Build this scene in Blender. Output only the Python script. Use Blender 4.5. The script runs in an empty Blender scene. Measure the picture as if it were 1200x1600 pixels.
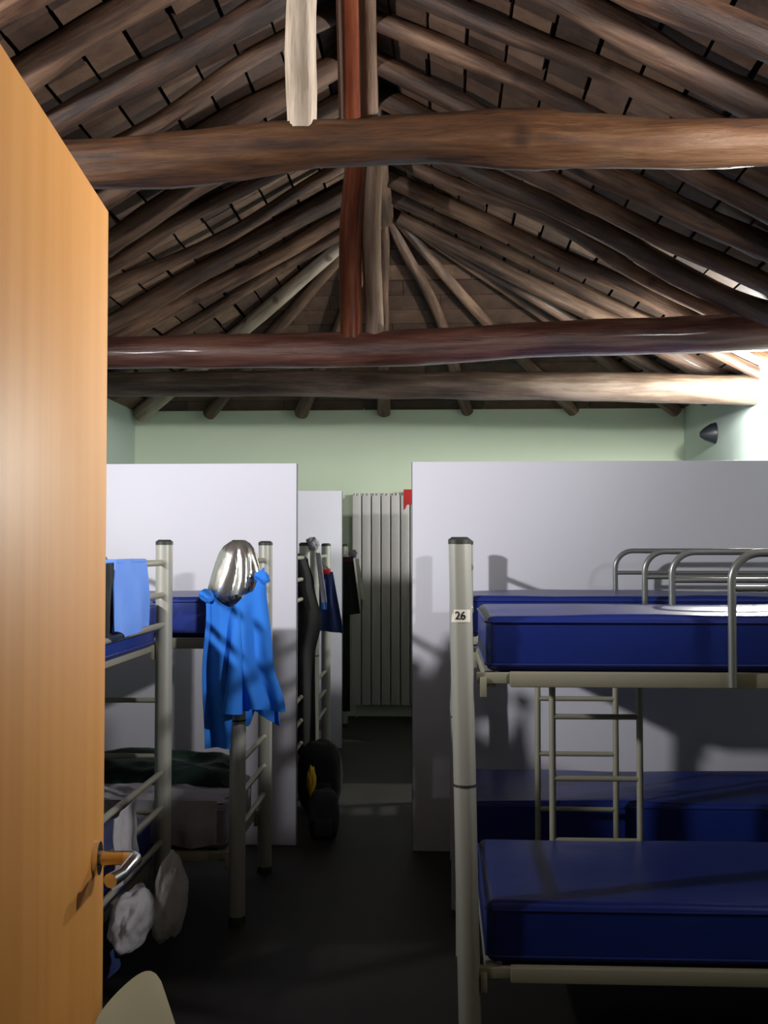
import bpy, bmesh, math, random
from mathutils import Vector, Matrix, Quaternion, noise
R = math.radians
C = bpy.context.scene.collection
scn = bpy.context.scene
random.seed(7)

# ------------------------------------------------------------ camera, world, exposure
cam = bpy.data.cameras.new('camera'); camo = bpy.data.objects.new('camera', cam); C.objects.link(camo)
cam.sensor_fit = 'VERTICAL'; cam.sensor_height = 36; cam.lens = 40.32
cam.clip_start = .02
camo.location = (0, 0, 1.55)
camo.rotation_euler = (R(90 + 1.79), 0, R(2.87))
scn.camera = camo
w = bpy.data.worlds.new('world'); scn.world = w; w.use_nodes = True
w.node_tree.nodes['Background'].inputs[0].default_value = (.5, .55, .6, 1)
w.node_tree.nodes['Background'].inputs[1].default_value = .05
scn.view_settings.view_transform = 'Standard'; scn.view_settings.look = 'None'
scn.view_settings.gamma = 1; scn.view_settings.use_curve_mapping = False
scn.view_settings.exposure = 0.22
LAMPS = [  # x, y, z, watts, colour, spot cone (None: bare bulb), aim
    (-2.80, 2.5, 2.55, 400, (1, .97, .97), 132, (1, .95, .40)), (2.15, 2.7, 2.55, 430, (1, .97, .96), 150, (-.95, .22, .48)),
    (2.15, 7.60, 2.60, 210, (1, 1, .94), None, None)]
for x, y, z, e, c, cone, aim in LAMPS:      # the bulb in front of each wall fitting (fittings are built further down)
    l = bpy.data.lights.new('wall_lamp_bulb', 'SPOT' if cone else 'POINT'); l.energy = e; l.color = c; l.shadow_soft_size = .07
    lo = bpy.data.objects.new('wall_lamp_bulb', l); C.objects.link(lo)
    lo.location = (x + (.13 if x < 0 else -.13), y, z)
    if cone:                                  # no bowl is built; the cone is made up to darken below
        l.spot_size = R(cone); l.spot_blend = .8
        lo.rotation_mode = 'QUATERNION'; lo.rotation_quaternion = Vector(aim).to_track_quat('-Z', 'Y')

# room numbers
XL, XR, YF, YB = -2.87, 2.22, 10.6, -.9
XM, ZR, ZE, YH = -.42, 4.15, 2.83, 8.45

# ------------------------------------------------------------ materials
def mat(name, col, rough=.5, metal=0., spec=.5, bump=None, var=None, coat=0., alpha=1., trans=0.):
    """bump=(scale,strength,dist) ; var=(scale, second colour, stretch xyz)"""
    m = bpy.data.materials.new(name); m.use_nodes = True
    nt = m.node_tree; b = nt.nodes['Principled BSDF']
    b.inputs['Base Color'].default_value = (*col, 1); b.inputs['Roughness'].default_value = rough
    b.inputs['Metallic'].default_value = metal; b.inputs['Specular IOR Level'].default_value = spec
    b.inputs['Coat Weight'].default_value = coat; b.inputs['Coat Roughness'].default_value = .12
    b.inputs['Alpha'].default_value = alpha; b.inputs['Transmission Weight'].default_value = trans
    tc = nt.nodes.new('ShaderNodeTexCoord'); mp = nt.nodes.new('ShaderNodeMapping')
    nt.links.new(tc.outputs['Object'], mp.inputs[0])
    if var:
        if len(var) > 2: mp.inputs['Scale'].default_value = var[2]
        n = nt.nodes.new('ShaderNodeTexNoise'); n.inputs['Scale'].default_value = var[0]; n.inputs['Detail'].default_value = 5
        nt.links.new(mp.outputs[0], n.inputs['Vector'])
        r = nt.nodes.new('ShaderNodeValToRGB'); r.color_ramp.elements[0].color = (*col, 1); r.color_ramp.elements[1].color = (*var[1], 1)
        r.color_ramp.elements[0].position = .35; r.color_ramp.elements[1].position = .65
        nt.links.new(n.outputs['Fac'], r.inputs[0]); nt.links.new(r.outputs[0], b.inputs['Base Color'])
    if bump:
        n2 = nt.nodes.new('ShaderNodeTexNoise'); n2.inputs['Scale'].default_value = bump[0]; n2.inputs['Detail'].default_value = 4
        nt.links.new(mp.outputs[0], n2.inputs['Vector'])
        bp = nt.nodes.new('ShaderNodeBump'); bp.inputs['Strength'].default_value = bump[1]; bp.inputs['Distance'].default_value = bump[2]
        nt.links.new(n2.outputs['Fac'], bp.inputs['Height']); nt.links.new(bp.outputs[0], b.inputs['Normal'])
    return m

def log_mat(name, dark, mid, pale, rough=.5, coat=0., knots=True, tint=.25):
    m = bpy.data.materials.new(name); m.use_nodes = True
    nt = m.node_tree; N = nt.nodes; L = nt.links; b = N['Principled BSDF']
    tc = N.new('ShaderNodeTexCoord'); oi = N.new('ShaderNodeObjectInfo')
    off = N.new('ShaderNodeVectorMath'); off.operation = 'ADD'
    mul = N.new('ShaderNodeMath'); mul.operation = 'MULTIPLY'; mul.inputs[1].default_value = 37.
    L.new(oi.outputs['Random'], mul.inputs[0])
    L.new(tc.outputs['Object'], off.inputs[0]); L.new(mul.outputs[0], off.inputs[1])
    mp = N.new('ShaderNodeMapping'); mp.inputs['Scale'].default_value = (1, 1, .09); L.new(off.outputs[0], mp.inputs[0])
    g = N.new('ShaderNodeTexNoise'); g.inputs['Scale'].default_value = 26; g.inputs['Detail'].default_value = 7; g.inputs['Roughness'].default_value = .65
    L.new(mp.outputs[0], g.inputs['Vector'])
    mp2 = N.new('ShaderNodeMapping'); mp2.inputs['Scale'].default_value = (1, 1, .35); L.new(off.outputs[0], mp2.inputs[0])
    g2 = N.new('ShaderNodeTexNoise'); g2.inputs['Scale'].default_value = 4.; g2.inputs['Detail'].default_value = 5; L.new(mp2.outputs[0], g2.inputs['Vector'])
    add = N.new('ShaderNodeMath'); add.operation = 'MULTIPLY_ADD'; add.inputs[1].default_value = .55
    L.new(g2.outputs['Fac'], add.inputs[0])
    m2 = N.new('ShaderNodeMath'); m2.operation = 'MULTIPLY'; m2.inputs[1].default_value = .45; L.new(g.outputs['Fac'], m2.inputs[0]); L.new(m2.outputs[0], add.inputs[2])
    r = N.new('ShaderNodeValToRGB'); e = r.color_ramp.elements
    e[0].position = .40; e[0].color = (*dark, 1); e[1].position = .62; e[1].color = (*pale, 1)
    k = e.new(.5); k.color = (*mid, 1)
    L.new(add.outputs[0], r.inputs[0])
    hs = N.new('ShaderNodeHueSaturation'); L.new(r.outputs[0], hs.inputs['Color'])
    mr = N.new('ShaderNodeMapRange'); mr.inputs['To Min'].default_value = 1 - tint; mr.inputs['To Max'].default_value = 1 + tint
    L.new(oi.outputs['Random'], mr.inputs['Value']); L.new(mr.outputs[0], hs.inputs['Value'])
    src = hs.outputs[0]
    if knots:
        v = N.new('ShaderNodeTexVoronoi'); v.inputs['Scale'].default_value = 3.2; L.new(off.outputs[0], v.inputs['Vector'])
        kr = N.new('ShaderNodeValToRGB'); kr.color_ramp.elements[0].position = .06; kr.color_ramp.elements[0].color = (.25, .2, .16, 1)
        kr.color_ramp.elements[1].position = .13; kr.color_ramp.elements[1].color = (1, 1, 1, 1)
        L.new(v.outputs['Distance'], kr.inputs[0])
        mx = N.new('ShaderNodeMixRGB'); mx.blend_type = 'MULTIPLY'; mx.inputs[0].default_value = .8
        L.new(src, mx.inputs[1]); L.new(kr.outputs[0], mx.inputs[2]); src = mx.outputs[0]
    L.new(src, b.inputs['Base Color'])
    b.inputs['Roughness'].default_value = rough; b.inputs['Coat Weight'].default_value = coat; b.inputs['Coat Roughness'].default_value = .12
    bp = N.new('ShaderNodeBump'); bp.inputs['Strength'].default_value = .9 if coat < .5 else .25; bp.inputs['Distance'].default_value = .02 if coat < .5 else .01
    L.new(add.outputs[0], bp.inputs['Height']); L.new(bp.outputs[0], b.inputs['Normal'])
    return m

def deck_mat():
    m = bpy.data.materials.new('clay_boards'); m.use_nodes = True
    nt = m.node_tree; N = nt.nodes; L = nt.links; b = N['Principled BSDF']
    at = N.new('ShaderNodeAttribute'); at.attribute_name = 'tone'
    r = N.new('ShaderNodeValToRGB'); e = r.color_ramp.elements
    e[0].position = 0; e[0].color = (.030, .015, .009, 1); e[1].position = 1; e[1].color = (.17, .10, .063, 1)
    k = e.new(.5); k.color = (.080, .043, .027, 1)
    tc = N.new('ShaderNodeTexCoord'); n = N.new('ShaderNodeTexNoise'); n.inputs['Scale'].default_value = 7; n.inputs['Detail'].default_value = 8
    n.inputs['Roughness'].default_value = .7
    L.new(tc.outputs['Object'], n.inputs['Vector'])
    ma = N.new('ShaderNodeMath'); ma.operation = 'MULTIPLY_ADD'; ma.inputs[1].default_value = 1.3; ma.inputs[2].default_value = -.65
    L.new(n.outputs['Fac'], ma.inputs[0])
    ad = N.new('ShaderNodeMath'); ad.operation = 'ADD'; L.new(at.outputs['Fac'], ad.inputs[0]); L.new(ma.outputs[0], ad.inputs[1])
    L.new(ad.outputs[0], r.inputs[0]); L.new(r.outputs[0], b.inputs['Base Color'])
    b.inputs['Roughness'].default_value = .75
    bp = N.new('ShaderNodeBump'); bp.inputs['Strength'].default_value = .4; bp.inputs['Distance'].default_value = .01
    L.new(n.outputs['Fac'], bp.inputs['Height']); L.new(bp.outputs[0], b.inputs['Normal'])
    return m

M = {}
M['green_wall'] = mat('pale_green_plaster', (.70, .80, .63), .85, bump=(40, .15, .004), var=(1.2, (.68, .78, .61)))
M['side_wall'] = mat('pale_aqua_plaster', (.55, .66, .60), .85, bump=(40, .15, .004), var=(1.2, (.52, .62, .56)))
M['entry_wall'] = mat('bounce_cutting_brown', (.16, .12, .09), .8)  # unseen walls, darkened to cut the bounced fill light
M['floor'] = mat('dark_floor_tiles', (.022, .020, .018), .6, var=(3, (.028, .026, .023)), spec=.25)
M['roof_back'] = mat('roof_backing', (.02, .014, .01), .9)
M['deck'] = deck_mat()
M['rafter'] = log_mat('rafter_wood', (.016, .007, .004), (.062, .028, .014), (.155, .087, .050), .6, coat=.0, tint=.35)
M['fan'] = log_mat('fan_rafter_wood', (.026, .013, .008), (.090, .048, .030), (.20, .12, .078), .6, coat=.05)
M['beam_orange'] = log_mat('orange_brown_beam', (.022, .010, .006), (.075, .030, .010), (.135, .075, .038), .5, coat=.12, tint=0)
M['beam_red'] = log_mat('red_brown_beam', (.035, .012, .009), (.085, .030, .021), (.14, .065, .045), .36, coat=.35, tint=0)
M['beam_grey'] = log_mat('grey_brown_beam', (.030, .018, .012), (.08, .052, .036), (.17, .125, .098), .5, coat=.1, tint=0)
M['maroon'] = log_mat('varnished_maroon_pole', (.05, .011, .005), (.10, .024, .010), (.17, .055, .024), .22, coat=1, knots=False, tint=0)
M['pale_pole'] = log_mat('debarked_pole_lit_rafter', (.22, .17, .12), (.38, .31, .24), (.50, .43, .34), .55, coat=.1, tint=0)
M['dull_pole'] = log_mat('dull_brown_pole', (.06, .035, .02), (.13, .08, .05), (.2, .13, .09), .45, coat=.3, tint=0)
M['door'] = mat('orange_beech_laminate', (.62, .27, .050), .45, var=(22, (.68, .31, .07), (1, 1, .03)), spec=.5)
M['door_edge'] = mat('beech_edge_band', (.55, .36, .2), .5)
M['chrome'] = mat('satin_chrome', (.75, .74, .72), .18, 1.)
M['brass'] = mat('brassy_steel', (.70, .58, .38), .25, 1.)
M['panel'] = mat('white_lilac_laminate', (.70, .70, .78), .5, var=(1.5, (.68, .68, .76)))
M['panel_edge'] = mat('dark_edge_strip', (.12, .12, .14), .5)
M['steel'] = mat('pale_grey_painted_steel', (.42, .42, .37), .36, .25, bump=(120, .05, .001))
M['cap'] = mat('dark_plastic_cap', (.03, .035, .03), .5)
M['rail'] = mat('cream_grey_painted_steel', (.33, .32, .24), .4, .2)
M['tube'] = mat('grey_steel_tube', (.27, .29, .28), .3, .55)
M['mattress'] = mat('royal_blue_vinyl', (.009, .022, .165), .36, bump=(14, .25, .006), var=(2.5, (.011, .027, .19)), spec=.5)
M['slat'] = mat('dark_bed_base', (.05, .05, .045), .7)
M['sheet'] = mat('grey_mauve_sheet', (.36, .34, .38), .85, bump=(9, .5, .02), var=(6, (.28, .265, .30)))
M['white_cloth'] = mat('crumpled_white_cloth', (.38, .37, .40), .85, bump=(16, .6, .02))
M['green_blanket'] = mat('dark_green_blanket', (.010, .035, .022), .95, bump=(30, .4, .01), var=(5, (.006, .02, .014)))
M['plastic_bag'] = mat('translucent_plastic', (.62, .59, .55), .3, bump=(22, .7, .01), alpha=.7)
M['blue_cloth'] = mat('bright_blue_fleece', (.012, .165, .66), .8, bump=(60, .12, .003), var=(8, (.015, .19, .72)))
M['light_blue'] = mat('light_blue_microfibre', (.11, .25, .72), .85, bump=(80, .12, .003), var=(9, (.13, .28, .76)))
M['silver'] = mat('silver_foil_cloth', (.62, .60, .57), .2, .9, bump=(12, .3, .01))
M['black_cloth'] = mat('black_fabric', (.010, .010, .011), .9, bump=(40, .2, .004))
M['maroon_cloth'] = mat('dark_maroon_fabric', (.045, .008, .012), .9)
M['navy'] = mat('navy_fabric', (.012, .03, .13), .85, bump=(30, .3, .006))
M['mid_blue'] = mat('mid_blue_fabric', (.05, .17, .48), .85)
M['red'] = mat('red_fabric', (.55, .02, .025), .7)
M['yellow'] = mat('yellow_nylon', (.85, .55, .02), .5, var=(14, (.7, .38, .02)))
M['cream'] = mat('cream_plastic', (.78, .80, .62), .38, spec=.5)
M['radiator'] = mat('white_radiator_enamel', (.66, .64, .64), .4)
M['dark_gap'] = mat('dark_recess', (.015, .013, .012), .8)
M['black_plastic'] = mat('black_plastic', (.02, .022, .028), .4)
M['lamp_base'] = mat('white_lamp_base', (.75, .77, .75), .4)
M['sticker'] = mat('cream_sticker', (.80, .76, .66), .45)
M['ink'] = mat('black_ink', (.01, .01, .01), .5)
def emit(name, col, s):
    m = bpy.data.materials.new(name); m.use_nodes = True; b = m.node_tree.nodes['Principled BSDF']
    b.inputs['Base Color'].default_value = (.8, .8, .8, 1); b.inputs['Emission Color'].default_value = (*col, 1); b.inputs['Emission Strength'].default_value = s
    return m
M['glow'] = emit('glowing_diffuser', (.95, 1, .98), 30)

# ------------------------------------------------------------ mesh helpers
def link(name, bm, m, parent=None, smooth=True, loc=None):
    me = bpy.data.meshes.new(name); bmesh.ops.recalc_face_normals(bm, faces=bm.faces[:]); bm.to_mesh(me); bm.free()
    me.materials.append(m)
    if smooth:
        for p in me.polygons: p.use_smooth = True
        me.set_sharp_from_angle(angle=R(40))
    o = bpy.data.objects.new(name, me); C.objects.link(o)
    if parent: o.parent = parent
    if loc: o.location = loc
    return o

def tag(o, label=None, cat=None, group=None, kind=None):
    if label: o['label'] = label
    if cat: o['category'] = cat
    if group: o['group'] = group
    if kind: o['kind'] = kind
    return o

def thing(name, loc=(0, 0, 0), rz=0):
    o = bpy.data.objects.new(name, None); C.objects.link(o); o.location = loc; o.rotation_euler = (0, 0, rz); o.empty_display_size = .1
    return o

def box(bm, x0, x1, y0, y1, z0, z1, bev=0, seg=2):
    r = bmesh.ops.create_cube(bm, size=1)
    for v in r['verts']:
        v.co = Vector(((x0 + x1) / 2 + v.co.x * (x1 - x0), (y0 + y1) / 2 + v.co.y * (y1 - y0), (z0 + z1) / 2 + v.co.z * (z1 - z0)))
    if bev:
        es = list({e for v in r['verts'] for e in v.link_edges})
        bmesh.ops.bevel(bm, geom=es, offset=bev, segments=seg, affect='EDGES', profile=.5)

def BX(*a, **k):
    bm = bmesh.new(); box(bm, *a, **k); return bm

def tube(bm, pts, rad, seg=16, caps=True, wob=None):
    """sweep a ring along pts; rad a number or a list; wob(i, a)->radius factor"""
    pts = [Vector(p) for p in pts]; n = len(pts)
    rad = [rad] * n if not hasattr(rad, '__len__') else rad
    t0 = (pts[1] - pts[0]).normalized()
    up = Vector((0, 0, 1)) if abs(t0.z) < .9 else Vector((1, 0, 0))
    nrm = t0.cross(up).normalized()
    rings = []; prev = t0
    for i, p in enumerate(pts):
        t = (pts[min(i + 1, n - 1)] - pts[max(i - 1, 0)]).normalized()
        q = prev.rotation_difference(t); nrm = (q @ nrm).normalized(); prev = t
        b = t.cross(nrm)
        ring = []
        for k in range(seg):
            a = 2 * math.pi * k / seg
            r = rad[i] * (wob(i, a) if wob else 1)
            ring.append(bm.verts.new(p + (nrm * math.cos(a) + b * math.sin(a)) * r))
        rings.append(ring)
    for i in range(n - 1):
        for k in range(seg):
            bm.faces.new((rings[i][k], rings[i][(k + 1) % seg], rings[i + 1][(k + 1) % seg], rings[i + 1][k]))
    if caps:
        bm.faces.new(rings[0][::-1]); bm.faces.new(rings[-1])

def TB(*a, **k):
    bm = bmesh.new(); tube(bm, *a, **k); return bm

def arc(c, r, a0, a1, n, u, v):
    c, u, v = Vector(c), Vector(u), Vector(v)
    return [c + u * r * math.cos(R(a0 + (a1 - a0) * i / n)) + v * r * math.sin(R(a0 + (a1 - a0) * i / n)) for i in range(n + 1)]

def lerp_list(ts, vs, t):
    if t <= ts[0]: return vs[0]
    for i in range(len(ts) - 1):
        if t <= ts[i + 1]:
            k = (t - ts[i]) / (ts[i + 1] - ts[i]); k = k * k * (3 - 2 * k)
            return vs[i] * (1 - k) + vs[i + 1] * k
    return vs[-1]

def log(name, pts, r0, r1, m, rough=.08, seg=20, seed=0, bend=.0, parent=None):
    """a trunk: local +Z runs along its length so the grain follows it"""
    pts = [Vector(p) for p in pts]; A, B = pts[0], pts[-1]
    d = (B - A); Ln = d.length
    q = Vector((0, 0, 1)).rotation_difference(d.normalized()); qi = q.inverted()
    loc = [qi @ (p - A) for p in pts]
    zs = [p.z for p in loc]; xs = [p.x for p in loc]; ys = [p.y for p in loc]
    n = max(8, int(Ln / .11)); P = []; rr = []
    for i in range(n + 1):
        t = Ln * i / n
        x = lerp_list(zs, xs, t) if len(pts) > 2 else 0
        y = lerp_list(zs, ys, t) if len(pts) > 2 else 0
        s = math.sin(math.pi * i / n)
        x += bend * s * noise.noise(Vector((t * .8, seed * 3.1, 1))) * 2
        y += bend * s * noise.noise(Vector((t * .8, seed * 3.1, 9))) * 2
        P.append((x, y, t))
        rr.append((r0 + (r1 - r0) * i / n) * (1 + rough * .8 * noise.noise(Vector((t * 2.6, seed * 1.7, 4)))))
    def wob(i, a):
        t = Ln * i / n
        return 1 + rough * noise.noise(Vector((math.cos(a) * 1.3, math.sin(a) * 1.3, t * 3 + seed * 5))) \
            + rough * .5 * noise.noise(Vector((math.cos(a) * 3, math.sin(a) * 3, t * 8 + seed)))
    o = link(name, TB(P, rr, seg, wob=wob), m, parent)
    o.location = A; o.rotation_mode = 'QUATERNION'; o.rotation_quaternion = q
    return o

# ------------------------------------------------------------ the setting
S = lambda o: tag(o, kind='structure')
S(link('floor', BX(XL - .1, XR + .1, YB - .1, YF + .1, -.1, 0), M['floor'], smooth=False))
S(link('wall_far', BX(XL - .1, XR + .1, YF, YF + .12, 0, ZE + .02), M['green_wall'], smooth=False))
S(link('wall_right', BX(XR, XR + .12, YB, YF, 0, ZE + .02), M['side_wall'], smooth=False))
S(link('wall_left', BX(XL - .12, XL, .95, YF, 0, ZE + .02), M['side_wall'], smooth=False))
S(link('wall_near', BX(XL, -.53, .86, .98, 0, 4.2), M['entry_wall'], smooth=False))       # the stub the door hangs on
S(link('wall_entry', BX(-.65, -.53, YB, .86, 0, 4.2), M['entry_wall'], smooth=False))
S(link('wall_back', BX(-.65, XR, YB - .12, YB, 0, 4.2), M['entry_wall'], smooth=False))

def roof():
    bm = bmesh.new(); tone = bm.faces.layers.float.new('tone')
    def slope(side):
        xe = XR + .12 if side > 0 else XL - .12
        run = abs(xe - XM); k = (ZR - ZE) / (abs((XR if side > 0 else XL) - XM))
        sl = math.hypot(run, run * k); ux = Vector((side * run / sl, 0, -run * k / sl)); uy = Vector((0, 1, 0))
        nz = Vector((side * run * k / sl, 0, run / sl))
        bw = .2; nb = int(sl / bw) + 1
        y = YB - .05; row = 0
        geo = []
        while y < YF + .1:
            ln = .47
            for j in range(nb):
                if row % 2: sh = .0
                a = j * bw + .006 + random.uniform(0, .007); b = (j + 1) * bw - .004 - random.uniform(0, .006)
                if random.random() < .12: b -= .012
                t = random.random() * .9 + .05; dz = random.uniform(0, .006); tw = random.uniform(-.006, .006)
                vs = []
                for h in (0, .03):
                    for (s, yy) in ((a, y + .003), (b, y + .003), (b, y + ln - .003), (a, y + ln - .003)):
                        p = Vector((XM, 0, ZR)) + ux * s + uy * (yy + (tw if s == a else -tw)) + nz * (h + dz)
                        vs.append(bm.verts.new(p))
                for f in ((0, 1, 2, 3), (4, 7, 6, 5), (0, 4, 5, 1), (1, 5, 6, 2), (2, 6, 7, 3), (3, 7, 4, 0)):
                    fc = bm.faces.new([vs[i] for i in f]); fc[tone] = t; geo.append(fc)
            y += ln; row += 1
        # cut along the hip
        c = Vector((XR if side > 0 else XL, YF, ZE)); a = Vector((XM, YH, ZR))
        pn = (c - a).cross(Vector((0, 0, 1))).normalized()
        if pn.y < 0: pn = -pn
        g = set(geo); vv = {v for f in g for v in f.verts}; ee = {e for f in g for e in f.edges}
        bmesh.ops.bisect_plane(bm, geom=list(g) + list(ee) + list(vv), plane_co=a, plane_no=pn, clear_outer=True)
    slope(1)
    right = bmesh.new()
    me1 = bpy.data.meshes.new('tmp'); bm.to_mesh(me1); bm.clear(); tone = bm.faces.layers.float.get('tone') or bm.faces.layers.float.new('tone')
    slope(-1)
    me2 = bpy.data.meshes.new('tmp2'); bm.to_mesh(me2); bm.clear(); tone = bm.faces.layers.float.get('tone') or bm.faces.layers.float.new('tone')
    # hip end: long boards side by side, cut by both hips
    a = Vector((XM, YH, ZR)); dn = Vector((0, YF - YH, ZE - ZR)); sl = dn.length + .12; u = dn.normalized(); nz = Vector((0, -u.z, u.y))
    nb = int(sl / .17) + 1
    for j in range(nb):
        x = XL - .3
        while x < XR + .3:
            ln = random.uniform(.7, 1.3); t = random.random() * .6; vs = []
            for h in (0, .03):
                for (s, xx) in ((j * .17 + .004, x), (j * .17 + .166, x), (j * .17 + .166, x + ln - .005), (j * .17 + .004, x + ln - .005)):
                    vs.append(bm.verts.new(Vector((xx, YH, ZR)) + u * s + nz * h))
            for f in ((0, 1, 2, 3), (4, 7, 6, 5), (0, 4, 5, 1), (1, 5, 6, 2), (2, 6, 7, 3), (3, 7, 4, 0)):
                fc = bm.faces.new([vs[i] for i in f]); fc[tone] = t
            x += ln
    for cx in (XL, XR):
        c = Vector((cx, YF, ZE)); pn = (c - a).cross(Vector((0, 0, 1))).normalized()
        if (pn.x > 0) != (cx > 0): pn = -pn
        bmesh.ops.bisect_plane(bm, geom=bm.verts[:] + bm.edges[:] + bm.faces[:], plane_co=a, plane_no=pn, clear_outer=True)
    bm.from_mesh(me1); bm.from_mesh(me2)
    me = bpy.data.meshes.new('ceiling'); bmesh.ops.recalc_face_normals(bm, faces=bm.faces[:]); bm.to_mesh(me); bm.free(); right.free()
    me.materials.append(M['deck'])
    o = bpy.data.objects.new('ceiling', me); C.objects.link(o); S(o)
    bpy.data.meshes.remove(me1); bpy.data.meshes.remove(me2)
    # dark roof skin above the boards
    bm = bmesh.new(); up = .05
    def V(x, y, z): return bm.verts.new((x, y, z + up))
    kr = (ZR - ZE) / (XR - XM); kl = (ZR - ZE) / (XM - XL)
    A0, A1 = V(XM, YB - .2, ZR), V(XM, YH, ZR)
    r0, r1 = V(XR + .2, YB - .2, ZE - .2 * kr), V(XR + .2, YF + .15, ZE - .2 * kr)
    l0, l1 = V(XL - .2, YB - .2, ZE - .2 * kl), V(XL - .2, YF + .15, ZE - .2 * kl)
    bm.faces.new((A0, A1, r1, r0)); bm.faces.new((A0, l0, l1, A1)); bm.faces.new((A1, l1, r1))
    bmesh.ops.solidify(bm, geom=bm.faces[:], thickness=-.02)
    S(link('ceiling_roof_skin', bm, M['roof_back'], smooth=False))
roof()

# ------------------------------------------------------------ roof timbers
T = lambda o, l, c, g=None: tag(o, l, c, g)
kr = (ZR - ZE) / (XR - XM); kl = (ZR - ZE) / (XM - XL)
T(log('tie_beam', [(-2.95, 3.4, 2.66), (-1.06, 3.4, 2.715), (-.17, 3.4, 2.775), (.97, 3.4, 2.745), (2.3, 3.4, 2.79)], .073, .076, M['beam_orange'], .22, 28, 1),
  'thick orange-brown log beam crossing the room nearest the door, under three upright poles', 'beam')
T(log('tie_beam', [(-2.95, 6.85, 2.74), (-2.0, 6.85, 2.735), (-.34, 6.85, 2.745), (.8, 6.85, 2.80), (2.3, 6.85, 2.835)], .098, .112, M['beam_red'], .07, 28, 2),
  'reddish-brown log beam across the middle of the room carrying two posts side by side', 'beam')
T(log('tie_beam', [(-2.95, 8.2, 2.74), (-1.0, 8.2, 2.735), (-.34, 8.2, 2.72), (.9, 8.2, 2.70), (2.25, 8.2, 2.665)], .085, .108, M['beam_grey'], .07, 28, 3),
  'lowest greyish-brown log beam in front of the green end wall, its butt end in the right wall', 'beam')
T(log('ridge_beam', [(XM, YB - .05, ZR - .13), (XM + .03, 4, ZR - .14), (XM, YH + .1, ZR - .12)], .075, .07, M['rafter'], .08, 20, 4),
  'dark log ridge beam running away along the peak of the roof', 'beam')
T(log('upright_pole', [(-.272, 3.39, 2.82), (-.285, 3.39, 3.4), (-.31, 3.39, 4.06)], .033, .035, M['maroon'], .03, 20, 5),
  'slim glossy red-brown pole standing on the nearest log beam', 'post')
T(log('upright_pole', [(-.412, 3.36, 2.79), (-.418, 3.36, 3.1), (-.40, 3.36, 3.5), (-.40, 3.36, 4.1)], .044, .046, M['pale_pole'], .13, 24, 6),
  'pale debarked pole with a knot bulge standing on the nearest log beam', 'post')
T(log('upright_pole', [(-.215, 3.44, 2.8), (-.225, 3.44, 3.3), (-.24, 3.44, 4.05)], .026, .028, M['dull_pole'], .08, 18, 7),
  'dull brown pole just behind the glossy red-brown pole on the nearest log beam', 'post')
T(log('king_post', [(-.54, 6.82, 2.80), (-.545, 6.82, 3.4), (-.50, 6.82, 4.02)], .066, .070, M['maroon'], .05, 24, 8),
  'dark red glossy post on the middle log beam, left one of the touching pair', 'post')
T(log('king_post', [(-.398, 6.84, 2.80), (-.42, 6.84, 3.4), (-.40, 6.84, 4.05)], .056, .058, M['dull_pole'], .07, 24, 9),
  'brown split-faced post on the middle log beam, right one of the touching pair', 'post')

ys = [5.30 + .47 * k for k in range(-7, 7)]
def where(y):
    if y < 3.4: return 'before the nearest log beam', sorted([v for v in ys if v < 3.4], reverse=True).index(y)
    if y < 6.85: return 'beyond the nearest log beam', [v for v in ys if 3.4 <= v < 6.85].index(y)
    return 'beyond the middle log beam', [v for v in ys if v >= 6.85].index(y)
ORD = ['first', 'second', 'third', 'fourth', 'fifth', 'sixth', 'seventh', 'eighth', 'ninth']
for side in (1, -1):
    for i, y in enumerate(ys):
        r = random.uniform(.042, .066); xe = XR + .06 if side > 0 else XL - .06; k = kr if side > 0 else kl
        dz = r + .012; jy = random.uniform(-.05, .05)
        a = Vector((XM + side * .04, y, ZR - dz - .04 * k)); b = Vector((xe, y + jy, ZR - abs(xe - XM) * k - dz))
        mid = (a + b) / 2 + Vector((0, random.uniform(-.05, .05), -abs(random.uniform(0, .02))))
        o = log('roof_rafter', [b, mid, a] if i % 3 else [a, mid, b], r * 1.08, r * .9, M['rafter'], .17, 16, i + (20 if side > 0 else 60), bend=.05)
        wl, n = where(y)
        T(o, 'rough round log rafter on the %s roof slope, %s one %s' % ('right' if side > 0 else 'left', ORD[n], wl), 'rafter',
          'log rafters of the %s roof slope' % ('right' if side > 0 else 'left'))

FAN = [  # foot x, y, z, radius, colour, label, bend
    (-2.84, 8.95, 2.80, .055, 'fan', 'log rafter fanning from the roof peak down to the left wall, nearest the low beam', .02),
    (-2.80, 10.5, 2.80, .068, 'pale', 'pale-lit log rafter fanning into the far left corner above the green wall', .03),  # lamplight on this rafter is put into its pale wood colour
    (-2.16, 10.55, 2.78, .058, 'fan', 'log rafter whose end rests on the green wall, first from its left corner', .03),
    (-1.30, 10.55, 2.78, .058, 'fan', 'log rafter whose end rests on the green wall, second from its left corner', .03),
    (-.53, 10.55, 2.78, .055, 'fan', 'log rafter resting on the green wall right behind the paired posts', .02),
    (.24, 10.55, 2.78, .050, 'fan', 'curved log rafter resting on the green wall just right of the paired posts', .09),
    (1.21, 10.55, 2.78, .050, 'fan', 'log rafter whose end rests on the green wall, first from its right corner', .07),
    (2.13, 10.5, 2.78, .058, 'fan', 'log rafter running from the roof peak into the far right corner of the green wall', .03),
    (2.20, 9.60, 2.78, .055, 'fan', 'log rafter fanning down to the right wall above the black fixture', .02),
    (2.22, 8.72, 2.76, .072, 'fan', 'thick log rafter fanning to the right wall above the butt of the low beam', .02),
]
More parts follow.
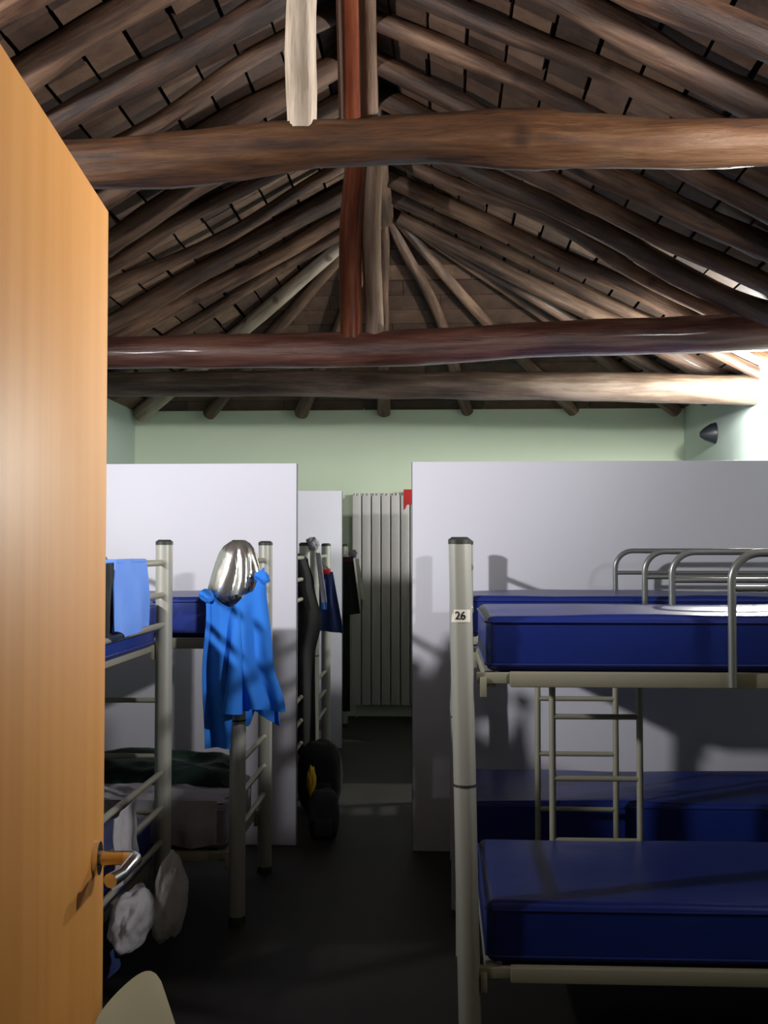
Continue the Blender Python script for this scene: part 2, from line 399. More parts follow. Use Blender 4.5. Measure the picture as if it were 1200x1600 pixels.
for i, (fx, fy, fz, r, c, lab, bd) in enumerate(FAN):
    t = (fx - XM) / 2.5
    a = Vector((XM + .10 * t, YH + .05 + .05 * (1 - abs(t)), ZR - r - .06))
    b = Vector((fx, fy, fz))
    if fy > 10.4: b.z = ZE - r + .025
    mid = (a + b) / 2 + Vector((bd * (1 if i % 2 else -1), 0, 0))
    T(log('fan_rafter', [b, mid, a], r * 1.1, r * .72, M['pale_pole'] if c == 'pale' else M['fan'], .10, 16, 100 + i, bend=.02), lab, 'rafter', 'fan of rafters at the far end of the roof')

# ------------------------------------------------------------ door
DA = Vector((-.464, 1.0, 0)); DB = Vector((-.553, 1.87, 0))
door = thing('door_1', DA); S(door)
dd = (DB - DA).normalized(); ang = math.atan2(dd.y, dd.x); door.rotation_euler = (0, 0, ang)
W = (DB - DA).length
leaf = link('door_leaf', BX(0, W - .002, 0, .04, .012, 2.11, bev=.002), M['door'], door)
link('edge_band', BX(W - .002, W, .001, .039, .014, 2.108), M['door_edge'], door)
# lever set on the room-side face (local -y faces the aisle)
hx = W - .075; hz = 1.062
h = link('door_handle', TB([(hx, 0, hz), (hx, -.008, hz)], .026, 24), M['chrome'], door)
link('spindle', TB([(hx, -.006, hz), (hx, -.046, hz)], .011, 16), M['brass'], h)
link('lever', TB([(hx, -.042, hz), (hx, -.052, hz)] + arc((hx - .012, -.052, hz), .012, 0, -80, 5, (1, 0, 0), (0, 1, 0))[1:] + [(hx - .05, -.062, hz + .002), (hx - .085, -.056, hz - .002), (hx - .115, -.045, hz - .003)],
        [.011, .011, .011, .011, .011, .011, .011, .010, .0095, .011], 16), M['chrome'], h)
link('lock_plate', BX(W, W + .0015, .01, .03, .93, 1.14), M['chrome'], door)
for z in (.25, 1.05, 1.86):
    link('hinge', TB([(-.006, -.004, z - .045), (-.006, -.004, z + .045)], .008, 12), M['chrome'], door)

# ------------------------------------------------------------ partitions
def partition(x0, x1, y, label, edge):
    p = thing('partition_panel', ((x0 + x1) / 2, y, 0))
    cx = (x0 + x1) / 2
    link('board', BX(x0 - cx, x1 - cx, 0, .03, .0, 1.995, bev=.0015), M['panel'], p)
    ex = edge - cx; s = 1 if edge > cx else -1
    link('edge_strip', BX(min(ex, ex + .004 * s), max(ex, ex + .004 * s), .001, .029, .0, 1.993), M['panel_edge'], p)
    tag(p, label, 'partition')
partition(XL + .005, -.762, 6.0, 'white partition panel behind the bunk with the bright blue garment', -.762)
partition(-.150, XR - .005, 5.92, 'wide white partition panel behind the two empty blue bunks', -.150)
partition(XL + .005, -.775, 8.9, 'white partition panel further down the aisle behind the hanging clothes', -.775)

partition(-.10, XR - .005, 8.9, 'white partition panel hidden behind the wide one on the right, near the radiator', -.10)
# ------------------------------------------------------------ bunk beds
PR = .034
ZU, ZL = 1.13, .25       # bottoms of the bed frames
def bunk(x0, d, y0, y1, label, L=1.93, ladders=(('front', .455),), guards=True, lean=0, full=True):
    b = thing('bunk_bed', (x0, y0, 0)); tag(b, label, 'bunk bed', 'metal bunk beds')
    Wd = y1 - y0
    for (px, py) in ((0, 0), (0, Wd), (d * L, 0), (d * L, Wd)):
        ln = lean if (px == 0 and py == 0) else 0
        p = link('post', TB([(px, py, .02), (px - ln * .5, py, .8), (px - ln, py, 1.565)], PR, 24), M['steel'], b)
        bm = TB([(px - ln, py, 1.562), (px - ln, py, 1.575), (px - ln, py, 1.583)], [PR + .001, PR + .001, PR * .7], 24)
        c = link('post_cap', bm, M['cap'], p)
        link('foot', TB([(px, py, 0), (px, py, .03)], [PR + .003, PR + .001], 20), M['cap'], p)
        if px == 0 and py == 0:
            link('joint_ring', TB([(px - ln * .5, py, .83), (px - ln * .5, py, .838)], PR + .0012, 24), M['cap'], p)
    for z0 in (ZU, ZL):
        f = link('bed_frame', (lambda: (lambda bm: (
            box(bm, d * L if d < 0 else .12, -.12 if d < 0 else d * L, -.018, .018, z0, z0 + .045, bev=.004),
            box(bm, d * L if d < 0 else .12, -.12 if d < 0 else d * L, Wd - .018, Wd + .018, z0, z0 + .045, bev=.004),
            box(bm, min(d * .045, d * .08), max(d * .045, d * .08), 0, Wd, z0, z0 + .04, bev=.004),
            box(bm, min(d * (L - .08), d * (L - .05)), max(d * (L - .08), d * (L - .05)), 0, Wd, z0, z0 + .04, bev=.004),
            bm)[-1])(bmesh.new()))(), M['rail'], b)
        for yy in (0, Wd):
            bm = bmesh.new(); box(bm, min(d * .02, d * .14), max(d * .02, d * .14), yy - .012, yy + .012, z0 + .01, z0 + .043, bev=.003)
            box(bm, min(d * .03, d * .05), max(d * .03, d * .05), yy - .02, yy + .02, z0 - .03, z0 + .03, bev=.003)
            link('bracket', bm, M['rail'], f)
        if full:
            bm = bmesh.new(); box(bm, min(d * .10, d * (L - .04)), max(d * .10, d * (L - .04)), .02, Wd - .02, z0 + .022, z0 + .036)
            link('bed_base', bm, M['slat'], f)
    for xe in (0, d * L):
        for z in (1.49, 1.36, 1.24, .65, .51, .375):
            link('end_rail', TB([(xe, 0, z), (xe, Wd, z)], .0125, 12), M['rail'], b)
    if full:
        for where_, zb in ladders:
            yy = -.022 if where_ == 'front' else Wd + .022
            ld = None
            xa, xb = d * .33, d * .655
            ld = link('ladder', TB([(xa, yy, ZU + .03), (xa, yy, zb - .01)], .0125, 12), M['rail'], b)
            link('ladder_rail', TB([(xb, yy, ZU + .03), (xb, yy, zb - .01)], .0125, 12), M['rail'], ld)
            z = .916
            while z > zb - .02:
                link('rung', TB([(xa, yy, z), (xb, yy, z)], .0105, 12), M['rail'], ld); z -= .2305
    if guards:
        for yy in (-.025, Wd + .025):
            xa, xb = d * .78, d * 1.72; zt = 1.535
            pts = [(xa, yy, ZU + .005), (xa, yy, 1.40)]
            pts += [(p.x, p.y, p.z) for p in arc((xa + d * .085, yy, zt - .085), .085, 180, 90, 8, (d, 0, 0), (0, 0, 1))]
            pts += [(p.x, p.y, p.z) for p in arc((xb - d * .085, yy, zt - .085), .085, 90, 0, 8, (d, 0, 0), (0, 0, 1))]
            pts += [(xb, yy, 1.40), (xb, yy, ZU + .005)]
            g = link('guard_rail', TB(pts, .0125, 14), M['tube'], b)
            link('middle_bar', TB([(xa, yy, 1.428), (xb, yy, 1.428)], .010, 12), M['tube'], g)
    return b

def mattress(x0, x1, y0, y1, z0, z1, label, m='mattress', seed=0):
    bm = bmesh.new(); box(bm, 0, x1 - x0, 0, y1 - y0, 0, z1 - z0)
    bmesh.ops.bevel(bm, geom=bm.edges[:], offset=.032, segments=4, affect='EDGES', profile=.6)
    bmesh.ops.subdivide_edges(bm, edges=[e for e in bm.edges if e.calc_length() > .3], cuts=10, use_grid_fill=True)
    for v in bm.verts:
        k = noise.noise(Vector((v.co.x * 2.3 + seed, v.co.y * 3, v.co.z * 4))) * .010
        v.co.z += k if v.co.z > .05 else 0
    mt = thing('mattress', (x0, y0, z0))
    link('cover', bm, M[m], mt)
    bm = bmesh.new()
    for z in (.022, z1 - z0 - .022):
        q = .018
        X, Y_ = x1 - x0, y1 - y0
        loop = [(q, -.001, z), (X - q, -.001, z), (X + .001, q, z), (X + .001, Y_ - q, z), (X - q, Y_ + .001, z), (q, Y_ + .001, z), (-.001, Y_ - q, z), (-.001, q, z), (q, -.001, z)]
        tube(bm, loop, .004, 6, caps=False)
    link('piping', bm, M[m], mt)
    tag(mt, label, 'mattress', 'blue bunk mattresses' if m == 'mattress' else None)
    return mt

L = 1.93
b1 = bunk(.085, 1, 3.5, 4.34, 'nearest metal bunk bed on the right of the aisle, its post wearing a number sticker', ladders=(('rear', .455),), lean=.03)
bunk(.073, 1, 4.9, 5.67, 'metal bunk bed between the numbered bunk and the wide white partition', ladders=(('front', .238),))
bunk(-1.122, -1, 3.645, 4.60, 'metal bunk bed beside the open door, light blue towel over its end rail', L=1.70, ladders=(('front', .455),))
bunk(-.848, -1, 4.76, 5.50, 'metal bunk bed in front of the left white partition, silver cloth capping its post', ladders=(('front', .455),))
bunk(-.848, -1, 6.30, 7.08, 'metal bunk bed just past the left partition, black coat on its post', ladders=(), guards=False)
bunk(-.848, -1, 7.62, 8.40, 'metal bunk bed past the left partition, navy garment on its post', ladders=(), guards=False)
bunk(.085, 1, 6.30, 7.08, 'metal bunk bed hidden behind the wide white partition, nearer one', ladders=(), guards=False)  # this and the next: unseen, added to block low light
bunk(.085, 1, 7.62, 8.40, 'metal bunk bed hidden behind the wide white partition, farther one', ladders=(), guards=False)
bunk(-.848, -1, 9.20, 9.98, 'metal bunk bed deepest in the room beside the radiator', ladders=(), guards=False, full=False)

mattress(.135, 2.0, 3.525, 4.315, ZU + .042, 1.345, 'blue mattress on the upper berth of the numbered bunk', seed=1)
mattress(.135, 2.0, 3.525, 4.315, ZL + .042, .475, 'blue mattress on the lower berth of the numbered bunk', seed=2)
mattress(.125, 1.97, 4.925, 5.645, ZU + .042, 1.345, 'blue upper mattress on the bunk against the wide partition', seed=3)
mattress(.125, 1.97, 4.925, 5.645, ZL + .042, .475, 'blue lower mattress on the bunk against the wide partition', seed=4)
mattress(-2.78, -1.145, 3.68, 4.56, ZU + .025, 1.345, 'blue upper mattress beside the door, partly behind the light blue towel', seed=5)
mattress(-2.78, -1.16, 3.68, 4.575, ZL + .042, .475, 'blue lower mattress beside the door, under the crumpled white cloth', seed=6)
mattress(-2.74, -.905, 4.785, 5.475, ZU + .042, 1.345, 'blue upper mattress behind the bright blue hanging garment', seed=7)
mattress(-2.74, -.905, 4.785, 5.475, ZL + .042, .475, 'lower mattress under a grey-mauve sheet, in the bunk by the left partition', m='sheet', seed=8)

for side, xa, xb in (('left', -2.74, -.905), ('right', .135, 1.98)):  # mattresses added behind the partitions to soak up bounced light
    for ya, near in ((6.325, 'nearer'), (7.645, 'farther')):
        for z0, z1, lv in ((ZU + .042, 1.345, 'upper'), (ZL + .042, .475, 'lower')):
            mattress(xa, xb, ya, ya + .73, z0, z1, 'blue %s mattress on the %s bunk behind the %s partition' % (lv, near, side), seed=ya * 3 + z0)

# number sticker on the front post of the near right bunk
post = [o for o in b1.children if o.name.startswith('post')][0]
stz = 1.345
bm = bmesh.new(); n = 20; r = PR + .0012; cx = -.024
rows = []
for z in (stz - .019, stz + .019):
    rows.append([bm.verts.new((cx + r * math.cos(R(205 + 110 * i / n)), r * math.sin(R(205 + 110 * i / n)), z)) for i in range(n + 1)])
for i in range(n): bm.faces.new((rows[0][i], rows[0][i + 1], rows[1][i + 1], rows[1][i]))
st = link('number_sticker', bm, M['sticker'], post); st['label'] = 'cream sticker with the number 26'
fc = bpy.data.curves.new('numerals', 'FONT'); fc.body = '26'; fc.size = .034; fc.extrude = .0003; fc.align_x = 'CENTER'; fc.align_y = 'CENTER'; fc.offset = .0006
fo = bpy.data.objects.new('numerals', fc); C.objects.link(fo); fc.materials.append(M['ink'])
bpy.context.view_layer.update()
dg = bpy.context.evaluated_depsgraph_get(); me = bpy.data.meshes.new_from_object(fo.evaluated_get(dg))
bpy.data.objects.remove(fo)
for v in me.vertices:                      # wrap the flat numerals round the post
    a = R(262) + v.co.x / r; z = v.co.y; rr_ = r + .0008 + v.co.z
    v.co = (cx + rr_ * math.cos(a), rr_ * math.sin(a), stz + z)
if not me.materials: me.materials.append(M['ink'])
no = bpy.data.objects.new('numerals', me); C.objects.link(no); no.parent = st

# ------------------------------------------------------------ cloth
def drape(name, m, A, B, top, bot, fold=.02, nf=5, thick=.004, seed=0, side=None, nu=44, nv=30, parent=None, phase=0.):
    """hanging cloth: A,B = (x,y) of the left and right edge at the top; top(u),bot(u)=z ; side(v,u)->(dx along, extra depth)"""
    A, B = Vector((*A, 0)), Vector((*B, 0)); d = (B - A); wd = d.length; d.normalize(); nr = Vector((d.y, -d.x, 0))
    bm = bmesh.new(); g = []
    for j in range(nv + 1):
        v = j / nv; row = []
        for i in range(nu + 1):
            u = i / nu; zt, zb = top(u), bot(u)
            s, e = side(v, u) if side else (u, 0)
            f = fold * (.25 + .75 * v) * math.sin(nf * 2 * math.pi * (u + phase) + 1.2 * noise.noise(Vector((u * 2, v * 1.5, seed)))) \
                + fold * .7 * noise.noise(Vector((u * 4, v * 2.5, seed + 5)))
            p = A + d * (s * wd) + nr * (f + e); p.z = zt + (zb - zt) * v
            row.append(bm.verts.new(p))
        g.append(row)
    for j in range(nv):
        for i in range(nu): bm.faces.new((g[j][i], g[j][i + 1], g[j + 1][i + 1], g[j + 1][i]))
    bmesh.ops.recalc_face_normals(bm, faces=bm.faces[:])
    bmesh.ops.solidify(bm, geom=bm.faces[:], thickness=thick)
    o = link(name, bm, m, parent)
    for p in o.data.polygons: p.use_smooth = True
    return o

# bright blue garment over the post of the bunk by the left partition
gar = thing('hanging_garment', (-.848, 4.70, 1.2)); tag(gar, 'bright blue fleece garment hanging in long folds from the silver-topped bunk post', 'garment')
gx, gy, gz = gar.location
def garside(v, u):
    l = lerp_list([0, .1, .5, 1], [.04, .045, .0, .04], v); rr = lerp_list([0, .12, .6, 1], [.74, .76, .84, 1.0], v)
    return l + (rr - l) * u, .035 * math.sin(math.pi * u)
def gtop(u): return lerp_list([0, .05, .45, .8, 1], [1.36, 1.355, 1.31, 1.37, 1.47], u) - gz
def gbot(u): return lerp_list([0, .34, .36, .56, .58, 1], [.735, .74, .885, .89, .90, .885], u) - gz
drape('front_layer', M['blue_cloth'], (-.975 - gx, 4.655 - gy), (-.635 - gx, 4.655 - gy), gtop, gbot, .020, 3.1, seed=3, side=garside, nu=80, nv=40, parent=gar, phase=.1)
drape('back_layer', M['blue_cloth'], (-.94 - gx, 4.83 - gy), (-.74 - gx, 4.83 - gy), lambda u: 1.34 - gz, lambda u: lerp_list([0, .5, .6, 1], [.78, .80, .86, .80], u) - gz, .02, 3, seed=9, nu=50, parent=gar, side=lambda v, u: (-.05 * v + u * (1 + .35 * v), 0))
# the raised middle fold
bm = bmesh.new()
tube(bm, [(-.822 - gx, 4.628 - gy, 1.32 - gz), (-.826 - gx, 4.612 - gy, 1.15 - gz), (-.834 - gx, 4.602 - gy, 1.0 - gz), (-.842 - gx, 4.60 - gy, .885 - gz)], [.018, .027, .033, .042], 16)
link('fold', bm, M['blue_cloth'], gar)
bm = bmesh.new()
for (x, z) in ((-.955, 1.355), (-.728, 1.43)):       # bunched corners
    r_ = bmesh.ops.create_icosphere(bm, subdivisions=3, radius=.021)
    for v in r_['verts']:
        v.co = Vector((v.co.x * 1.5, v.co.y, v.co.z * 1.2)) * (1 + .6 * noise.noise(v.co * 60)) + Vector((x - gx, 4.65 - gy, z - gz))
link('bunched_corner', bm, M['blue_cloth'], gar)

# silver cloth cap on the same post
bm = bmesh.new(); n = 96; rows = []
prof = [(.008, 1.580), (.030, 1.579), (.052, 1.563), (.066, 1.54), (.078, 1.505), (.088, 1.465), (.098, 1.42), (.104, 1.385), (.100, 1.365), (.070, 1.35)]
for j, (r_, z) in enumerate(prof):
    v = j / (len(prof) - 1); row = []
    for i in range(n):
        a = 2 * math.pi * i / n
        rid = abs(math.sin(a * 3.5 + 1.6 * noise.noise(Vector((math.cos(a), math.sin(a), v * 1.2)))))   # sharp pleats
        f = 1 + .30 * min(1, v * 1.6) * (rid - .6) + .10 * noise.noise(Vector((math.cos(a) * 2, math.sin(a) * 2, z * 14)))
        dz = .030 * v * math.cos(a - .3)
        row.append(bm.verts.new((max(.006, r_ * f) * math.cos(a) * (1.12 if math.cos(a) < 0 else .95), r_ * f * math.sin(a) * .8, z - 1.505 + dz)))
    rows.append(row)
for j in range(len(prof) - 1):
    for i in range(n): bm.faces.new((rows[j][i], rows[j][(i + 1) % n], rows[j + 1][(i + 1) % n], rows[j + 1][i]))
bm.faces.new(rows[0]); bm.faces.new(rows[-1])
sc_ = link('silver_cloth', bm, M['silver'], loc=(-.845, 4.74, 1.505))
tag(sc_, 'crumpled shiny silver cloth capping the bunk post above the blue garment', 'cloth')

# light blue towel over the end rail beside the door
tw = thing('towel', (-1.11, 3.965, 1.49)); tag(tw, 'light blue towel hung over the bunk end rail beside the open door', 'towel')
drape('front_fall', M['light_blue'], (.028, -.20), (.028, .20), lambda u: .018, lambda u: lerp_list([0, .3, 1], [-.215, -.245, -.225], u), .008, 2, seed=4,
      side=lambda v, u: (.5 + (u - .5) * (1 + .16 * math.sin(2.6 * v)) - .05 * v, .012 * v), parent=tw)
drape('back_fall', M['light_blue'], (-.045, -.20), (-.045, .20), lambda u: .018, lambda u: -.14, .008, 2, seed=6, parent=tw)
link('fold_over', BX(-.045, .030, -.20, .20, .006, .020, bev=.006), M['light_blue'], tw)
bl = drape('black_garment', M['black_cloth'], (-1.085, 3.55), (-1.085, 3.745), lambda u: 1.50, lambda u: 1.26, .012, 2, seed=8)
tag(bl, 'black garment hanging on the rail between the door edge and the light blue towel', 'garment')

# bedding on the second left bunk, lower berth
def lump(name, m, x0, x1, y0, y1, z0, h, seed, amp=.5, nx=46, ny=20, edge=.12):
    bm = bmesh.new(); g = []
    for j in range(ny + 1):
        row = []
        for i in range(nx + 1):
            u, v = i / nx, j / ny
            e = min(1, min(u, 1 - u) * (x1 - x0) / edge) * min(1, min(v, 1 - v) * (y1 - y0) / edge); e = math.sqrt(max(0, 1 - (1 - e) ** 2))
            k = 1 + amp * noise.noise(Vector((u * 4, v * 3, seed))) + amp * .5 * noise.noise(Vector((u * 11, v * 7, seed + 2)))
            wx = .03 * noise.noise(Vector((u * 5, v * 5, seed + 7)))
            row.append(bm.verts.new((x0 + (x1 - x0) * u + wx, y0 + (y1 - y0) * v + wx, z0 + h * e * k)))
        g.append(row)
    for j in range(ny):
        for i in range(nx): bm.faces.new((g[j][i], g[j][i + 1], g[j + 1][i + 1], g[j + 1][i]))
    border = [g[0][i] for i in range(nx + 1)] + [g[j][nx] for j in range(1, ny + 1)] + [g[ny][i] for i in range(nx - 1, -1, -1)] + [g[j][0] for j in range(ny - 1, 0, -1)]
    bm.faces.new(border[::-1])
    return link(name, bm, m)
tag(lump('blanket', M['green_blanket'], -2.55, -.93, 5.05, 5.45, .478, .11, 3, .6), 'dark green blanket rumpled on the sheeted lower berth', 'blanket')
tag(lump('rumpled_sheet', M['white_cloth'], -1.6, -.92, 4.80, 5.12, .478, .028, 6, .6), 'rumpled grey-white sheet in front of the dark green blanket', 'sheet')
o = drape('hanging_sheet', M['sheet'], (-1.45, 4.735), (-.93, 4.735), lambda u: .505, lambda u: .34 + .03 * math.sin(6 * u), .010, 4, seed=12)
tag(o, 'grey-mauve sheet edge hanging down the front of the lower berth behind the door', 'sheet')

# things tied to the near left bunk, low by the door handle
o = drape('white_cloth', M['white_cloth'], (-1.065, 3.70), (-1.075, 4.02), lambda u: .67, lambda u: .44 + .03 * u, .014, 2, seed=14)
tag(o, 'greyish-white cloth hanging from the low end rail just above the door handle', 'cloth')
bm = bmesh.new()
r_ = bmesh.ops.create_icosphere(bm, subdivisions=5, radius=1)
for v in r_['verts']:
    c = v.co.copy(); k = 1 + .22 * noise.noise(c * 1.8 + Vector((3, 0, 0))) + .05 * noise.noise(c * 5)
    taper = 1 - .45 * max(0, c.z)
    v.co = Vector((c.x * .06 * k * taper, c.y * .21 * k * taper, c.z * .155 * k))
o = link('plastic_bag', bm, M['plastic_bag'], loc=(-1.03, 4.33, .24)); tag(o, 'crumpled greyish translucent plastic bag hanging below the bunk end beside the door handle', 'bag')
bm = bmesh.new()
r_ = bmesh.ops.create_icosphere(bm, subdivisions=5, radius=1)
for v in r_['verts']:
    c = v.co.copy(); k = 1 + .32 * noise.noise(c * 1.6 + Vector((0, 5, 0))) + .07 * noise.noise(c * 4)
    v.co = Vector((c.x * .06 * k, c.y * .17 * k, c.z * .10 * k))
o = link('crumpled_cloth', bm, M['white_cloth'], loc=(-1.04, 3.84, .31)); tag(o, 'bunched white cloth bulging low beside the door, under the door handle', 'cloth')
o = drape('blue_cloth', M['navy'], (-1.05, 3.62), (-1.06, 3.98), lambda u: .27, lambda u: .19 + .05 * u, .012, 2, seed=16)
tag(o, 'dark blue cloth edge showing below the bunched white cloth by the door', 'cloth')

# ------------------------------------------------------------ clothes down the aisle
o = drape('black_coat', M['black_cloth'], (-.93, 7.0), (-.77, 6.98), lambda u: 1.53 - .09 * max(0, u - .45), lambda u: .30, .02, 2, .006, seed=21,
          side=lambda v, u: (u * lerp_list([0, .12, .32, .5, 1], [.72, .95, 1.22, .98, 1.05], v), .05 * math.sin(math.pi * u)), nv=50)
tag(o, 'long black coat hanging just past the edge of the left partition', 'coat')
o = drape('white_strap', M['white_cloth'], (-.765, 6.95), (-.735, 6.95), lambda u: 1.52, lambda u: 1.22, .004, 1, seed=22, nu=8,
          side=lambda v, u: (u + 1.3 * v, 0)); tag(o, 'narrow white strap hanging between the black coat and the navy garment', 'strap')
nv_ = thing('hanging_jacket', (-.765, 7.66, 1.2)); tag(nv_, 'navy garment with a mid-blue stripe and red collar hanging past the left partition', 'garment')
drape('body', M['navy'], (-.06, 0), (.04, 0), lambda u: .19, lambda u: -.20 - .02 * u, .012, 2, seed=23, side=lambda v, u: (u * (1 + .75 * v) - .0 * v, .02), parent=nv_)
drape('stripe', M['mid_blue'], (-.045, -.035), (-.008, -.035), lambda u: .14, lambda u: -.06, .003, 1, seed=24, nu=10, side=lambda v, u: (u + .25 * v, 0), parent=nv_)
link('collar', BX(-.045, .025, -.03, .03, .17, .21, bev=.012), M['red'], nv_)
link('hanger', TB([(.02, 0, .20), (-.02, 0, .235), (-.05, .01, .30), (-.075, .015, .318), (-.095, .015, .30)], .006, 8), M['tube'], nv_)
def hookball(name, x, y, z, r_, m, lab, cat):
    bm = bmesh.new(); q = bmesh.ops.create_icosphere(bm, subdivisions=4, radius=1)
    for v in q['verts']:
        c = v.co.copy(); k = 1 + .35 * noise.noise(c * 2 + Vector((x * 9, y, 0)))
        v.co = c * r_ * k
    o = link(name, bm, m, loc=(x, y, z)); tag(o, lab, cat)
hookball('bunched_cloth', -.80, 7.08, 1.575, .04, M['sheet'], 'small grey bundle of cloth on top of the post beside the black coat', 'cloth')
hookball('bunched_cloth', -.735, 9.50, 1.50, .035, M['sheet'], 'small grey bundle of cloth above the dark jacket next to the radiator', 'cloth')
jk = thing('dark_jacket', (-.76, 9.45, 1.2)); tag(jk, 'black jacket with a maroon collar hanging next to the radiator', 'jacket')
drape('body', M['black_cloth'], (-.10, 0), (.03, 0), lambda u: .275, lambda u: -.21 + .02 * u, .014, 2, seed=27, side=lambda v, u: (u * (1 + .45 * v), .03), parent=jk)
link('collar', BX(-.05, .03, -.05, .0, .225, .272, bev=.014), M['maroon_cloth'], jk)
drape('lining', M['black_cloth'], (-.10, .04), (.0, .04), lambda u: .0, lambda u: -1.0, .012, 2, seed=28, parent=jk)
o = drape('beige_scarf', M['cream'], (-.72, 9.56), (-.69, 9.56), lambda u: 1.46, lambda u: 1.12, .004, 1, seed=29, nu=8, side=lambda v, u: (u + 1.6 * v, 0))
tag(o, 'thin beige strap hanging behind the black jacket next to the radiator', 'strap')
# yellow nylon piece and rucksack
def pack(loc, s, lab, m, seed):
    b = thing('rucksack', loc); tag(b, lab, 'bag')
    bm = bmesh.new(); q = bmesh.ops.create_icosphere(bm, subdivisions=4, radius=1)
    for v in q['verts']:
        c = v.co.copy(); c = Vector([math.copysign(abs(t) ** .6, t) for t in c])
        k = 1 + .10 * noise.noise(c * 2 + Vector((seed, 0, 0)))
        v.co = Vector((c.x * .15 * k, c.y * .12 * k, .24 + c.z * .235 * k * (1 - .0 * c.x))) * s
        v.co.x *= 1 - .25 * max(0, v.co.z / s - .25); v.co.z = max(0, v.co.z)
    link('body', bm, m, b)
    link('front_pocket', BX(-.09 * s, .09 * s, -.15 * s, -.09 * s, .04 * s, .22 * s, bev=.03 * s, seg=3), m, b)
    link('carry_loop', TB([(p.x, p.y, p.z) for p in arc((0, .03 * s, .44 * s), .04 * s, 0, 180, 10, (1, 0, 0), (0, 0, 1))], .008 * s, 8), m, b)
    for sx in (-1, 1):
        link('strap', TB([(sx * .06 * s, .1 * s, .42 * s), (sx * .075 * s, .17 * s, .32 * s), (sx * .075 * s, .17 * s, .16 * s), (sx * .09 * s, .1 * s, .06 * s)], .012 * s, 8), m, b)
pack((-.63, 6.15, 0), .55, 'dark rucksack on the floor at the foot of the left partition edge', M['black_cloth'], 1)
pack((-.72, 6.8, 0), .85, 'larger dark rucksack standing in the aisle below the black coat', M['black_cloth'], 4)
bm = bmesh.new(); q = bmesh.ops.create_icosphere(bm, subdivisions=4, radius=1)
for v in q['verts']:
    c = v.co.copy(); k = 1 + .25 * noise.noise(c * 2.2)
    v.co = Vector((c.x * .026 * k, c.y * .03 * k, c.z * .085 * k))
o = link('yellow_pouch', bm, M['yellow'], loc=(-.755, 6.66, .20)); tag(o, 'bright yellow nylon pouch hanging on the rucksack below the black coat', 'pouch')

# ------------------------------------------------------------ radiator and red cloth
rd = thing('radiator', (-.40, 10.53, .10)); tag(rd, 'tall white column radiator on the green end wall at the end of the aisle', 'radiator')
p = .0888
for i in range(10):
    x = -.42 + p * i
    link('column', BX(x + .005, x + p - .005, -.050, .045, .02, 1.93, bev=.006), M['radiator'], rd)
for z in (.02, 1.915):
    link('header', TB([(-.42 + .01, .015, z + .02), (-.42 + p * 10 - .01, .015, z + .02)], .016, 12), M['radiator'], rd)
for i in range(10):
    x = -.42 + p * (i + .5)
    for s in (-.018, .018):
        link('connector', TB([(x + s, -.02, 1.925), (x + s, -.02, 1.955)], .009, 8), M['radiator'], rd)
for z in (.3, 1.6):
    for x in (-.2, .3): link('wall_bracket', BX(x, x + .03, 0, .07, z, z + .03), M['radiator'], rd)
link('pipe', TB([(-.38, .015, .03), (-.38, .015, -.10)], .009, 10), M['radiator'], rd)
rc = drape('red_cloth', M['red'], (-.345, 10.48), (-.18, 10.48), lambda u: 2.085, lambda u: lerp_list([0, .05, .2, 1], [1.90, 1.90, 1.945, 1.95], u), .004, 1, seed=31)
tag(rc, 'small red cloth hanging over the top of the white radiator', 'cloth')

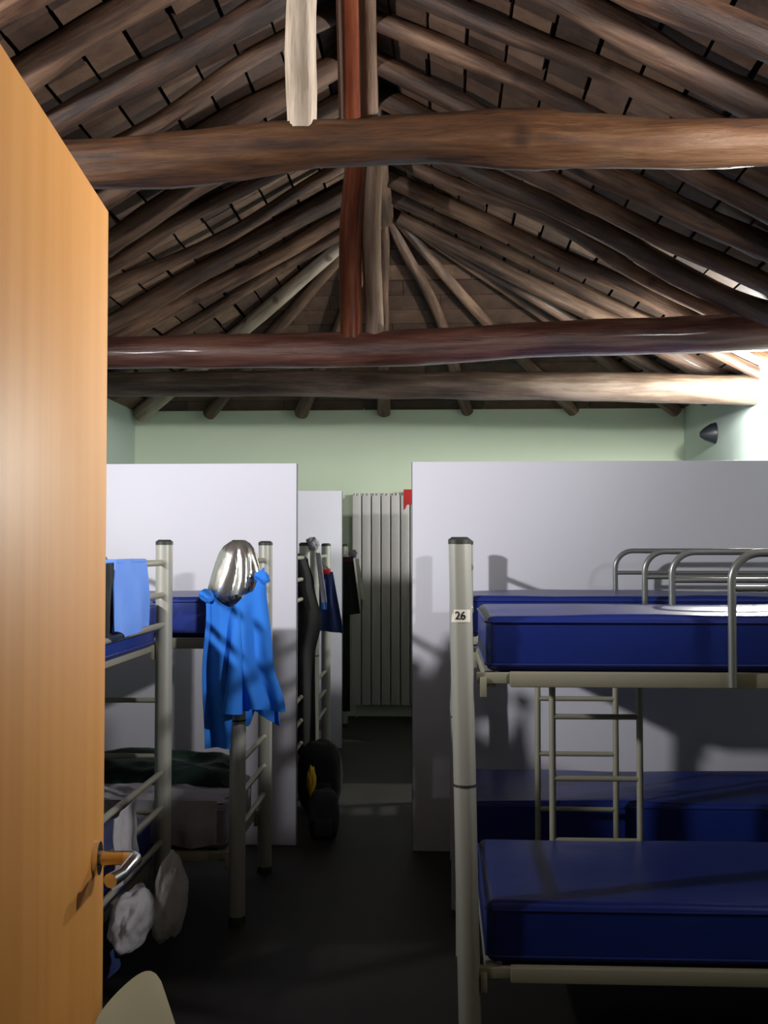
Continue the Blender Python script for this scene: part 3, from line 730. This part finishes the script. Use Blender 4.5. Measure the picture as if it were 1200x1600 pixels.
# ------------------------------------------------------------ wall fittings
f = thing('wall_fixture', (XR, 9.40, 2.48)); tag(f, 'small black cone-shaped fixture high on the right wall near the far corner', 'fixture')
link('housing', TB([(0, 0, 0), (-.03, 0, -.002), (-.09, -.0, -.01), (-.125, 0, -.012)], [.085, .08, .05, .02], 20), M['black_plastic'], f)
link('wall_plate', TB([(0, 0, 0), (-.008, 0, 0)], .088, 20), M['black_plastic'], f)
labs = ['white wall lamp on the left wall near the entrance', 'white wall lamp on the right wall near the entrance',
        'glowing wall lamp on the right wall beside the butt of the low log beam']
for (x, y, z), lab in zip([q[:3] for q in LAMPS], labs):
    s = 1 if x < 0 else -1; xw = XL if x < 0 else XR
    lp = thing('wall_lamp', (xw, y, z)); tag(lp, lab, 'lamp', 'wall lamps')
    link('lamp_base', BX(min(0, s * .03), max(0, s * .03), -.10, .10, -.07, .07, bev=.01), M['lamp_base'], lp)
    bm = bmesh.new(); q = bmesh.ops.create_uvsphere(bm, u_segments=24, v_segments=14, radius=1)
    for v in q['verts']: v.co = Vector((v.co.x * .045 + s * .03, v.co.y * .09, v.co.z * .06))
    link('diffuser', bm, M['glow'], lp)

# ------------------------------------------------------------ plastic chair at the lower left
ch = thing('plastic_chair', (-.150, 1.50, 0)); tag(ch, 'cream plastic chair whose rounded back pokes up beside the door', 'chair')
# back shell runs along y (towards the room), seat faces the aisle (+x)
def shell():
    bm = bmesh.new(); nu, nv = 28, 24; g = []
    for j in range(nv + 1):
        v = j / nv; row = []
        for i in range(nu + 1):
            u = i / nu * 2 - 1
            z = .44 + v * .50
            # outline: sides narrow and corners round off near the top
            half = .225 if v < .45 else .225 * (1 - .12 * (v - .45) / .55)
            top = 1 - .30 * max(0, abs(u) - .35) ** 2 / .42 if v > .5 else 1
            zz = .44 + v * .505 * (1 - (.34 * abs(u) ** 2 if u < 0 else .07 * u ** 8) * v ** 2)
            x = -.17 - .125 * v + .03 * u * u
            row.append(bm.verts.new((x, u * half, zz)))
        g.append(row)
    for j in range(nv):
        for i in range(nu): bm.faces.new((g[j][i], g[j][i + 1], g[j + 1][i + 1], g[j + 1][i]))
    bmesh.ops.solidify(bm, geom=bm.faces[:], thickness=.012)
    return bm
link('backrest', shell(), M['cream'], ch)
link('seat', BX(-.2, .22, -.22, .22, .43, .455, bev=.012, seg=3), M['cream'], ch)
for sx in (-1, 1):
    for sy in (-1, 1):
        link('leg', TB([(sx * .18, sy * .19, .44), (sx * .22, sy * .225, 0)], [.022, .016], 12), M['cream'], ch)
